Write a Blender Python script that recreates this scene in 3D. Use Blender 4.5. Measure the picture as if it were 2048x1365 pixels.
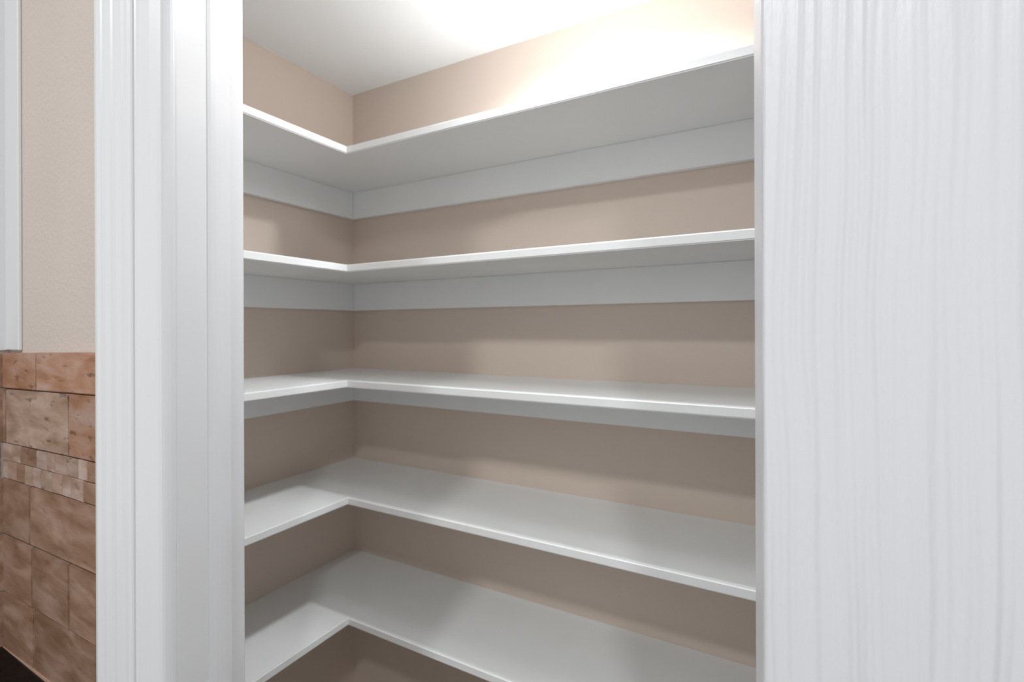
import bpy, bmesh, math, random
from mathutils import Vector, Matrix
random.seed(7)
S = bpy.context.scene
for o in list(bpy.data.objects): bpy.data.objects.remove(o)
C = S.collection
R = math.radians

# ------------------------------------------------------------------ camera
F = 983.0                      # focal length in pixels of the 2048 px wide frame
CZ = 1.45                      # eye height
YAW = R(28.8)
cam = bpy.data.cameras.new('camera'); co = bpy.data.objects.new('camera', cam); C.objects.link(co)
cam.sensor_width = 36; cam.lens = F/2048*36
cam.shift_y = -27.5/2048
cam.clip_start = .01
co.location = (0, 0, CZ)
co.rotation_euler = (Matrix.Rotation(YAW, 4, 'Z') @ Matrix.Rotation(R(90), 4, 'X') @ Matrix.Rotation(R(-.2), 4, 'Z')).to_euler()
cam.dof.use_dof = True; cam.dof.focus_distance = .52; cam.dof.aperture_fstop = 6.3
S.camera = co

# ------------------------------------------------------------------ light
w = bpy.data.worlds.new('world'); S.world = w; w.use_nodes = True
w.node_tree.nodes['Background'].inputs[0].default_value = (.95, .985, 1, 1)
w.node_tree.nodes['Background'].inputs[1].default_value = .9
def point(name, loc, power, radius, col):
    l = bpy.data.lights.new(name, 'POINT'); l.energy = power; l.shadow_soft_size = radius; l.color = col
    o = bpy.data.objects.new(name, l); C.objects.link(o); o.location = loc
def area(name, loc, rot, size, power, col, shape='DISK', spread=180):
    l = bpy.data.lights.new(name, 'AREA'); l.shape = shape; l.spread = R(spread); l.size = size; l.energy = power; l.color = col
    o = bpy.data.objects.new(name, l); C.objects.link(o); o.location = loc; o.rotation_euler = rot
area('pantry_ceiling_lamp', (-.36, .902, CZ+.772), (0, 0, 0), .09, 7.0, (.965, 1, 1.04), spread=152)
point('pantry_fill_light', (-.45, .70, CZ+.62), 2.7, .07, (.965, 1, 1.04))  # added fill without a fixture, lifts the ceiling and walls away from the lamp
area('kitchen_downlight_and_fill', (-.33, -1.03, CZ+1.33), (0, 0, 0), .16, 21, (.98, 1, 1.01))
area('kitchen_downlight_and_fill', (.55, -.90, CZ+1.33), (0, 0, 0), .16, 19, (.98, 1, 1.01))  # invented second downlight, added as fill for the jamb and left walls
S.view_settings.view_transform = 'Standard'; S.view_settings.look = 'None'
S.view_settings.exposure = 0; S.view_settings.gamma = 1; S.view_settings.use_curve_mapping = False

# ------------------------------------------------------------------ helpers
RT = Vector((math.cos(YAW), math.sin(YAW), 0)); FW = Vector((-math.sin(YAW), math.cos(YAW), 0))
def D(x, t, z=0):              # door-wall frame: x along the door wall, t through it, z above eye height
    v = RT*x + FW*t; return Vector((v.x, v.y, CZ+z))
def lin(r, g, b):
    f = lambda c: (c/12.92 if c <= .04045 else ((c+.055)/1.055)**2.4)
    return tuple(f(v/255) for v in (r, g, b)) + (1,)

def mat(name, col, rough=.5, bump=0, scale=100, mottle=0, mscale=4, spec=.5, map_scale=None, detail=3):
    m = bpy.data.materials.new(name); m.use_nodes = True; n = m.node_tree.nodes; L = m.node_tree.links
    b = n['Principled BSDF']; b.inputs['Base Color'].default_value = col; b.inputs['Roughness'].default_value = rough
    b.inputs['Specular IOR Level'].default_value = spec
    tc = n.new('ShaderNodeTexCoord'); src = tc.outputs['Object']
    if map_scale:
        mp = n.new('ShaderNodeMapping'); mp.inputs['Scale'].default_value = map_scale
        L.new(src, mp.inputs[0]); src = mp.outputs[0]
    if bump:
        t = n.new('ShaderNodeTexNoise'); t.inputs['Scale'].default_value = scale; t.inputs['Detail'].default_value = detail
        L.new(src, t.inputs['Vector'])
        bp = n.new('ShaderNodeBump'); bp.inputs['Strength'].default_value = bump; bp.inputs['Distance'].default_value = .002
        L.new(t.outputs['Fac'], bp.inputs['Height']); L.new(bp.outputs[0], b.inputs['Normal'])
    if mottle:
        t = n.new('ShaderNodeTexNoise'); t.inputs['Scale'].default_value = mscale; t.inputs['Detail'].default_value = 5
        L.new(src, t.inputs['Vector'])
        r = n.new('ShaderNodeValToRGB'); e = r.color_ramp.elements
        e[0].position = .35; e[1].position = .65
        e[0].color = tuple(c*(1-mottle) for c in col[:3])+(1,); e[1].color = tuple(min(1, c*(1+mottle)) for c in col[:3])+(1,)
        L.new(t.outputs['Fac'], r.inputs[0]); L.new(r.outputs[0], b.inputs['Base Color'])
    return m

M_wall = mat('tan_wall_paint', lin(210, 194, 181), .6, .12, 200, .015, 3, .35)
M_kwall = mat('kitchen_wall_paint', lin(200, 189, 181), .6, .4, 170, .02, 6, .35)
M_ceil = mat('ceiling_paint', lin(238, 239, 238), .8, .15, 220, 0)
M_shelf = mat('white_shelf_paint', lin(236, 237, 236), .38, .08, 60, .01, 9, .4, (1, 1, 1))
M_trim = mat('white_trim_enamel', lin(214, 214, 215), .3, .06, 40, .012, 8, .5, (1, 1, .12))
M_floor = mat('tan_floor_tile', lin(104, 90, 78), .5, .1, 40, .08, 5)
M_body = mat('drywall_core', lin(205, 200, 192), .8)
M_grout = mat('grout', lin(136, 104, 84), .95, .6, 300, .12, 60, .2)
M_granite = mat('dark_granite', lin(12, 10, 10), .45, 0, 1, .7, 90, .3)

def door_mat():
    m = bpy.data.materials.new('grained_door_enamel'); m.use_nodes = True; n = m.node_tree.nodes; L = m.node_tree.links
    b = n['Principled BSDF']; b.inputs['Base Color'].default_value = lin(210, 210, 213); b.inputs['Roughness'].default_value = .36
    tc = n.new('ShaderNodeTexCoord')
    # slow sideways drift of the grain along the height
    mp0 = n.new('ShaderNodeMapping'); mp0.inputs['Scale'].default_value = (3, 3, 1.6)
    L.new(tc.outputs['Object'], mp0.inputs[0])
    drift = n.new('ShaderNodeTexNoise'); drift.inputs['Scale'].default_value = 1.5; drift.inputs['Detail'].default_value = 2
    L.new(mp0.outputs[0], drift.inputs['Vector'])
    mul = n.new('ShaderNodeMath'); mul.operation = 'MULTIPLY'; mul.inputs[1].default_value = .035
    L.new(drift.outputs['Fac'], mul.inputs[0])
    sep = n.new('ShaderNodeSeparateXYZ'); L.new(tc.outputs['Object'], sep.inputs[0])
    add = n.new('ShaderNodeMath'); add.operation = 'ADD'; L.new(sep.outputs[0], add.inputs[0]); L.new(mul.outputs[0], add.inputs[1])
    cx = n.new('ShaderNodeCombineXYZ'); L.new(add.outputs[0], cx.inputs[0])
    zs = n.new('ShaderNodeMath'); zs.operation = 'MULTIPLY'; zs.inputs[1].default_value = .02; L.new(sep.outputs[2], zs.inputs[0]); L.new(zs.outputs[0], cx.inputs[2])
    g = n.new('ShaderNodeTexNoise'); g.inputs['Scale'].default_value = 98; g.inputs['Detail'].default_value = 1; g.inputs['Roughness'].default_value = .35
    L.new(cx.outputs[0], g.inputs['Vector'])
    # small broken pores along the ridges
    mp = n.new('ShaderNodeMapping'); mp.inputs['Scale'].default_value = (1, 1, .22); L.new(tc.outputs['Object'], mp.inputs[0])
    p = n.new('ShaderNodeTexNoise'); p.inputs['Scale'].default_value = 420; p.inputs['Detail'].default_value = 2; L.new(mp.outputs[0], p.inputs['Vector'])
    pm = n.new('ShaderNodeMath'); pm.operation = 'MULTIPLY'; pm.inputs[1].default_value = .035; L.new(p.outputs['Fac'], pm.inputs[0])
    s = n.new('ShaderNodeMath'); s.operation = 'ADD'; L.new(g.outputs['Fac'], s.inputs[0]); L.new(pm.outputs[0], s.inputs[1])
    bp = n.new('ShaderNodeBump'); bp.inputs['Strength'].default_value = .6; bp.inputs['Distance'].default_value = .011
    L.new(s.outputs[0], bp.inputs['Height']); L.new(bp.outputs[0], b.inputs['Normal'])
    return m
M_door = door_mat()

def tile_mat(name, a, bcol, c, pit=.5):
    m = bpy.data.materials.new(name); m.use_nodes = True; n = m.node_tree.nodes; L = m.node_tree.links
    b = n['Principled BSDF']; b.inputs['Roughness'].default_value = .62; b.inputs['Specular IOR Level'].default_value = .3
    tc = n.new('ShaderNodeTexCoord'); oi = n.new('ShaderNodeObjectInfo')
    ad = n.new('ShaderNodeVectorMath'); ad.operation = 'ADD'
    sc = n.new('ShaderNodeVectorMath'); sc.operation = 'SCALE'; sc.inputs['Scale'].default_value = 7
    cb = n.new('ShaderNodeCombineXYZ'); L.new(oi.outputs['Random'], cb.inputs[0]); L.new(oi.outputs['Random'], cb.inputs[2])
    L.new(cb.outputs[0], sc.inputs[0]); L.new(tc.outputs['Object'], ad.inputs[0]); L.new(sc.outputs[0], ad.inputs[1])
    mp = n.new('ShaderNodeMapping'); mp.inputs['Scale'].default_value = (.42, 1, 1.25); L.new(ad.outputs[0], mp.inputs[0])
    t = n.new('ShaderNodeTexNoise'); t.inputs['Scale'].default_value = 30; t.inputs['Detail'].default_value = 6; t.inputs['Distortion'].default_value = .5
    L.new(mp.outputs[0], t.inputs['Vector'])
    r = n.new('ShaderNodeValToRGB'); e = r.color_ramp.elements
    e[0].position = .32; e[0].color = a; e[1].position = .68; e[1].color = c
    x = e.new(.5); x.color = bcol
    L.new(t.outputs['Fac'], r.inputs[0])
    t2 = n.new('ShaderNodeTexNoise'); t2.inputs['Scale'].default_value = 75; t2.inputs['Detail'].default_value = 3; L.new(mp.outputs[0], t2.inputs['Vector'])
    r2 = n.new('ShaderNodeValToRGB'); e2 = r2.color_ramp.elements; e2[0].position = .30; e2[1].position = .39
    e2[0].color = (pit, pit*.97, pit*.95, 1); e2[1].color = (1, 1, 1, 1)
    L.new(t2.outputs['Fac'], r2.inputs[0])
    mx = n.new('ShaderNodeMix'); mx.data_type = 'RGBA'; mx.blend_type = 'MULTIPLY'; mx.inputs[0].default_value = 1
    L.new(r.outputs[0], mx.inputs[6]); L.new(r2.outputs[0], mx.inputs[7])
    hs = n.new('ShaderNodeHueSaturation'); L.new(mx.outputs[2], hs.inputs['Color'])
    mr = n.new('ShaderNodeMapRange'); mr.inputs[3].default_value = .88; mr.inputs[4].default_value = 1.1
    L.new(oi.outputs['Random'], mr.inputs[0]); L.new(mr.outputs[0], hs.inputs['Value']); L.new(hs.outputs[0], b.inputs['Base Color'])
    bp = n.new('ShaderNodeBump'); bp.inputs['Strength'].default_value = .5; bp.inputs['Distance'].default_value = .002
    L.new(t2.outputs['Fac'], bp.inputs['Height']); L.new(bp.outputs[0], b.inputs['Normal'])
    return m
M_t_orange = tile_mat('travertine_orange', lin(146, 104, 78), lin(166, 128, 106), lin(176, 150, 138))
M_t_grey = tile_mat('travertine_greyish', lin(134, 108, 88), lin(160, 136, 120), lin(180, 160, 148), .45)
M_t_brown = tile_mat('travertine_brown', lin(124, 94, 72), lin(144, 114, 95), lin(164, 137, 122), .8)
M_t_mos = tile_mat('travertine_mosaic', lin(140, 112, 94), lin(166, 140, 126), lin(184, 166, 158), .7)

def link(name, bm, m, parent=None, smooth=False):
    me = bpy.data.meshes.new(name); bmesh.ops.recalc_face_normals(bm, faces=bm.faces); bm.to_mesh(me); bm.free()
    me.materials.append(m)
    if smooth:
        for p in me.polygons: p.use_smooth = True
    o = bpy.data.objects.new(name, me); C.objects.link(o)
    if parent:
        o.parent = parent
    return o
def tag(o, label, cat=None, group=None, kind=None):
    o['label'] = label
    if cat: o['category'] = cat
    if group: o['group'] = group
    if kind: o['kind'] = kind
    return o
def prism(poly, z0, z1, bm=None, bev=0):
    """vertical prism on a plan polygon [(x, y)]"""
    bm = bm or bmesh.new()
    a = [bm.verts.new((p[0], p[1], z0)) for p in poly]; b = [bm.verts.new((p[0], p[1], z1)) for p in poly]
    bm.faces.new(a[::-1]); bm.faces.new(b)
    for i in range(len(poly)):
        j = (i+1) % len(poly); bm.faces.new((a[i], a[j], b[j], b[i]))
    if bev: bmesh.ops.bevel(bm, geom=list(bm.edges), offset=bev, segments=2, affect='EDGES', profile=.5)
    return bm
def box(x0, x1, y0, y1, z0, z1, bev=0):
    return prism([(x0, y0), (x1, y0), (x1, y1), (x0, y1)], z0, z1, bev=bev)
def dbox(x0, x1, t0, t1, z0, z1, bev=0):          # box in the door-wall frame
    return prism([D(x0, t0).xy, D(x1, t0).xy, D(x1, t1).xy, D(x0, t1).xy], CZ+z0, CZ+z1, bev=bev)

# ------------------------------------------------------------------ setting
XL, YB = -1.268, 1.197          # pantry left wall, pantry back wall
XR = .165                       # pantry right wall
ZC = CZ+.785                    # pantry ceiling
KC = CZ+1.35                    # kitchen ceiling
YT = .269                       # face of the backsplash tiles on the kitchen side of the pantry wall
XK = -.994                      # kitchen return wall left of the backsplash
T0, T1 = .5575, .70             # door wall, kitchen face and pantry face
XJ0, XJ1 = -.381, .575          # opening in the door wall
ZH = .70                        # head of the opening

st = lambda n, bm, m, lab: tag(link(n, bm, m), lab, kind='structure')
st('wall_left', box(XL-.1, XL, .25, YB+.1, 0, ZC), M_wall, 'tan painted pantry wall on the left, behind the short shelf arms')
st('wall_back', box(XL, XR+.1, YB, YB+.1, 0, ZC), M_wall, 'tan painted long pantry wall behind the shelves')
st('wall_right', box(XR, XR+.1, .98, YB, 0, ZC), M_wall, 'tan painted pantry end wall hidden behind the door')
st('ceiling_pantry', box(XL-.1, XR+.12, .2, YB+.1, ZC, ZC+.06), M_ceil, 'white pantry ceiling above the topmost shelf')
st('ceiling_kitchen', prism([(-3, -2.6), (2.6, -2.6), (2.6, 2.2), (1.6, 1.1), tuple(D(XJ0, T0).xy), (-3, YT+.01)], KC, KC+.05), M_ceil, 'white kitchen ceiling outside the pantry')
st('floor', box(-3, 2.6, -2.6, 2.2, -.05, 0), M_floor, 'tan tiled floor below the frame')

# wall between kitchen and pantry that carries the backsplash: from the return wall to the door wall
cornK = (-.70, YT+.008)
pk = D(XJ0-.018, T0); pp = D(XJ0-.018, T1)
wk = st('wall_kitchen', prism([(XK-.1, YT+.008), (D(-.452, T0).x, YT+.008), (pk.x, pk.y), (pp.x, pp.y), (pp.x-.03, .40), (XK-.1, .40)], 0, KC), M_kwall,
        'beige textured kitchen wall above the stone tiles, left of the white door casing')
st('wall_kitchen_side', box(XK-.06, XK, -.35, YT+.008, 0, KC), M_kwall, 'narrow sliver of wall at the far left edge')
st('wall_header', dbox(XJ0-.018, XJ1+.018, T0, T1, ZH+.02, KC-CZ), M_kwall, 'wall above the pantry door opening, out of frame')
st('wall_front', dbox(XJ1+.018, XJ1+.9, T0, T1, -CZ, KC-CZ), M_kwall, 'kitchen wall to the right of the opening, hidden by the white door')

# ------------------------------------------------------------------ door frame: casing, jamb, stop
def px(p, t): return (p-1024)/F*t
prof = [(190, .5405), (191.5, .5385), (194, .5375), (202, .5375), (206, .5383), (211, .5377), (222, .5377), (227, .5387), (232, .5380),
        (243, .5380), (249, .5390), (255, .5384), (262, .5388), (266, .5398), (270, .5416), (274, .5420), (279, .5416), (300, .5419), (316, .5428), (323, .5440), (329, .5457), (335, .5482), (342, .5515), (348, .5548), (351.5, .5574)]
pts = [D(px(p, t), t).xy for p, t in prof]
last = px(*prof[-1]); first = px(*prof[0])
pts += [D(last, T0).xy, D(first, T0).xy]
cs = st('trim_1', prism(pts, 0, CZ+ZH+.06), M_trim, 'white moulded door casing with fluted outer bead, left side of the pantry opening')
# jamb board
jb = prism([D(XJ0-.018, T0).xy, D(XJ0-.0025, T0).xy, D(XJ0-.0007, T0+.0007).xy, D(XJ0, T0+.003).xy, D(XJ0, T1-.003).xy, D(XJ0-.0007, T1-.0007).xy, D(XJ0-.0025, T1).xy, D(XJ0-.018, T1).xy], 0, CZ+ZH)
ja = st('trim_2', jb, M_trim, 'flat white door jamb with a stop, left side of the pantry opening')
tS = XJ0/px(414, 1)             # where the stop starts
sp = [(XJ0, tS), (XJ0+.0012, tS+.0006), (XJ0+.0030, tS+.0045), (XJ0+.0050, tS+.011), (XJ0+.0062, tS+.018), (XJ0+.0068, tS+.026), (XJ0+.0070, tS+.040), (XJ0+.0062, tS+.042), (XJ0, tS+.042)]
link('door_stop', prism([D(*p).xy for p in sp], 0, CZ+ZH), M_trim, ja)
st('trim_3', dbox(XJ0-.018, XJ1+.018, T0, T1, ZH, ZH+.02), M_trim, 'white head jamb over the pantry opening, out of frame')
st('trim_4', dbox(XJ1, XJ1+.018, T0, T1, -CZ, ZH), M_trim, 'white right door jamb, hidden by the open door')

st('trim_5', dbox(XJ0-.075, XJ1+.075, .5417, T0, ZH+.061, ZH+.125, .002), M_trim, 'white head casing over the pantry opening, out of frame')
st('trim_6', dbox(XJ1+.005, XJ1+.075, .5417, T0, -CZ, ZH+.060, .002), M_trim, 'white right door casing, hidden by the open door')

# ------------------------------------------------------------------ door leaf ajar at the right
d1 = bpy.data.objects.new('door_1', None); C.objects.link(d1)
fe = Vector(((1524.5-1024)/F*.345, .345)); wd = .61; ang = R(-18)
d1.location = D(fe.x, fe.y, 0); d1.location.z = .012; d1.rotation_euler = (0, 0, YAW+ang)
tag(d1, 'white wood-grained pantry door standing ajar, filling the right side of the view', kind='structure')
bm = bmesh.new()
# plan profile of the leaf: a small quirk and rounded nose on the free edge
lp = [(0, .004), (.0003, .0016), (.0010, .0004), (.0014, .0007), (.0018, .0002), (.0028, 0), (wd, 0), (wd, .034), (.002, .034), (0, .032)]
prism(lp, 0, CZ+ZH-.02, bm)
link('door_panel', bm, M_door, d1)

# ------------------------------------------------------------------ stone backsplash
def tileX(p, Y=None):
    s = (p-1024)/F; t = (Y or YT)/(s*RT.y + FW.y); return t*(s*RT.x + FW.x)
XR0 = tileX(190); TILT = .0255
K = 1.25
rows = [-.0215, -.0629, -.1259, -.1455, -.1666, -.2316, -.2986, -.3650]
rows = [r*K for r in rows]
def zrow(i, X): return CZ + rows[i] + TILT*(X-XR0)
def make_tile(i, xa, xb, m, parent, depth=.009, g=.0009, proud=0, bv=.0013):
    bm = bmesh.new(); yf = YT-proud
    c = [(xa+g, i+1, g), (xb-g, i+1, g), (xb-g, i, -g), (xa+g, i, -g)]
    fr = []; bk = []
    for X, k, dz in c:
        j = random.uniform(-.0006, .0006)
        z = zrow(k, X)+dz+j
        fr.append(bm.verts.new((X+random.uniform(-.0005, .0005), yf, z))); bk.append(bm.verts.new((X, YT+depth, z)))
    bm.faces.new(fr); bm.faces.new(bk[::-1])
    for a in range(4):
        b = (a+1) % 4; bm.faces.new((fr[a], bk[a], bk[b], fr[b]))
    ed = [e for e in bm.edges if e.verts[0] in fr and e.verts[1] in fr]
    bmesh.ops.bevel(bm, geom=ed, offset=bv, segments=2, affect='EDGES')
    return link('tile', bm, m, parent)
XE = D(-.4580, T0-.01).x         # right end behind the casing
G = bmesh.new()
yy = YT+.0045
v = [G.verts.new(p) for p in ((XK, yy, zrow(7, XK)), (XE, yy, zrow(7, XE)), (XE, yy, zrow(0, XE)-.002), (XK, yy, zrow(0, XK)-.002))]
v2 = [G.verts.new((q.co.x, YT+.0085, q.co.z)) for q in v]
G.faces.new(v); G.faces.new(v2[::-1])
for a in range(4): G.faces.new((v[a], v2[a], v2[(a+1) % 4], v[(a+1) % 4]))
link('grout', G, M_grout, wk)
plan = {0: ([72], [M_t_orange, M_t_orange]), 1: ([12, 138], [M_t_brown, M_t_grey, M_t_orange]),
        4: ([59], [M_t_brown, M_t_brown]), 5: ([4, 63, 136], [M_t_brown]*4), 6: ([66], [M_t_brown, M_t_brown])}
for i, (js, ms) in plan.items():
    xs = [XK+.001] + [tileX(j) for j in js] + [XE]
    for k in range(len(xs)-1):
        if xs[k+1]-xs[k] > .004: make_tile(i, xs[k], xs[k+1], ms[k], wk, proud=random.uniform(0, .0008))
for i, off in ((2, .0), (3, .013)):
    x = XE + off
    while x > XK+.006:
        st_ = random.uniform(.024, .036)
        xa = max(x-st_, XK+.001); xb = min(x, XE)
        if xb-xa > .004: make_tile(i, xa, xb, random.choice([M_t_mos, M_t_mos, M_t_mos, M_t_grey, M_t_brown]), wk, g=.0003, proud=random.uniform(0, .0004), bv=.0008)
        x -= st_
# caulk / bottom joint
bm = box(XK, XE, YT-.002, YT+.004, 0, .006); 
for q in bm.verts: q.co.z += zrow(7, q.co.x)-.003
link('caulk_line', bm, mat('tan_caulk', lin(176, 146, 126), .7), wk)
# tiles on the return wall at the far left
ws = bpy.data.objects['wall_kitchen_side']
for i in (0, 1, 4, 5, 6):
    y = YT+.007
    while y > -.34:
        y2 = max(y-random.uniform(.12, .19), -.345)
        link('tile', box(XK, XK+.003, y2+.0015, y, zrow(i+1, XK)+.001, zrow(i, XK)-.001, .001), random.choice([M_t_brown, M_t_brown, M_t_grey, M_t_orange]) if y < YT else M_t_brown, ws); y = y2
for i in (2, 3):
    y = YT-.003
    while y > -.33:
        y2 = max(y-random.uniform(.025, .036), -.345)
        link('tile', box(XK, XK+.003, y2+.0006, y, zrow(i+1, XK)+.001, zrow(i, XK)-.001, .0008), M_t_mos, ws); y = y2

# white filler board above the backsplash, in the corner
fb = box(XK+.0005, tileX(36, YT+.003), YT+.003, YT+.008, CZ-.0305, KC-.001, .0015)
prism([(XK+.0002, YT-.09), (XK+.004, YT-.09), (XK+.004, YT+.0035), (XK+.0002, YT+.0035)], CZ-.0305, KC-.001, fb)
tag(link('filler_board', fb, M_trim), 'white vertical board at the far left, standing on the top row of stone tiles', 'board')

# countertop
ct = bpy.data.objects.new('countertop', None); C.objects.link(ct); ct.location = (0, 0, CZ-.458)
tag(ct, 'dark granite countertop at the bottom left corner, below the stone tiles', 'countertop')
def child(name, bm, m, p):
    o = link(name, bm, m, p); o.matrix_parent_inverse = Matrix.Translation(-p.location); return o
child('slab', prism([(XK+.001, YT-.001), (XE+.01, YT-.001), (XE+.01, YT-.10), (-.66, -.35), (XK+.001, -.35)], CZ-.49, CZ-.459, bev=.003), M_granite, ct)
cb = bpy.data.objects.new('base_cabinet', None); C.objects.link(cb)
tag(cb, 'white base cabinet under the dark granite countertop, below the frame', 'cabinet')
link('body', box(XK+.001, -.70, -.33, YT-.002, .1, CZ-.49, .002), M_trim, cb)
link('toe_kick', box(XK+.001, -.76, -.33, YT-.002, 0, .1), M_trim, cb)

# ------------------------------------------------------------------ shelves
TH = .0190; XF = -.981; YF = .904
zb = [.449, .144, -.154, -.4555, -.766]
names = ['topmost L-shaped white shelf, closest to the pantry ceiling, seen from underneath',
         'second L-shaped white shelf from the top, seen edge-on with its underside and cleat visible',
         'middle L-shaped white shelf just below eye level, third from the top',
         'fourth L-shaped white shelf from the top, broad upper surface in view',
         'lowest L-shaped white shelf in the picture, cut off by the bottom edge']
Y0 = .405                        # near end of the short arm
def rounded_front_poly(z):       # cross-section helper not needed: boards are bevelled
    pass
for k, z in enumerate(zb):
    sh = bpy.data.objects.new('corner_shelf', None); C.objects.link(sh); sh.location = (XL, YB, CZ+z)
    tag(sh, names[k], 'shelf', 'L-shaped pantry shelves')
    L = lambda n, bm: child(n, bm, M_shelf, sh)
    # long board along the back wall, including the corner square, and the short arm butted against it
    bz0, bz1 = CZ+z, CZ+z+TH
    bm = box(XL+.0005, XR-.0005, YF, YB-.0005, bz0, bz1)
    bmesh.ops.bevel(bm, geom=[e for e in bm.edges if abs(e.verts[0].co.y-YF) < 1e-4 and abs(e.verts[1].co.y-YF) < 1e-4 and abs(e.verts[0].co.x-e.verts[1].co.x) > .1], offset=.0022, segments=3, affect='EDGES')
    L('long_board', bm)
    bm = box(XL+.0005, XF, Y0, YF+.0024, bz0, bz1-.00004)
    bmesh.ops.bevel(bm, geom=[e for e in bm.edges if abs(e.verts[0].co.x-XF) < 1e-4 and abs(e.verts[1].co.x-XF) < 1e-4 and abs(e.verts[0].co.y-e.verts[1].co.y) > .1], offset=.0022, segments=3, affect='EDGES')
    L('short_board', bm)
    h = .087
    L('cleat', box(XL+.0005, XR-.0005, YB-.0185, YB-.0005, bz0-h, bz0-.0002, .0008))
    L('cleat', box(XL+.0005, XL+.0185, Y0, YB-.019, bz0-h, bz0-.0002, .0008))
    L('cleat', box(XR-.0185, XR-.0005, YF+.01, YB-.019, bz0-h, bz0-.0002, .0008))
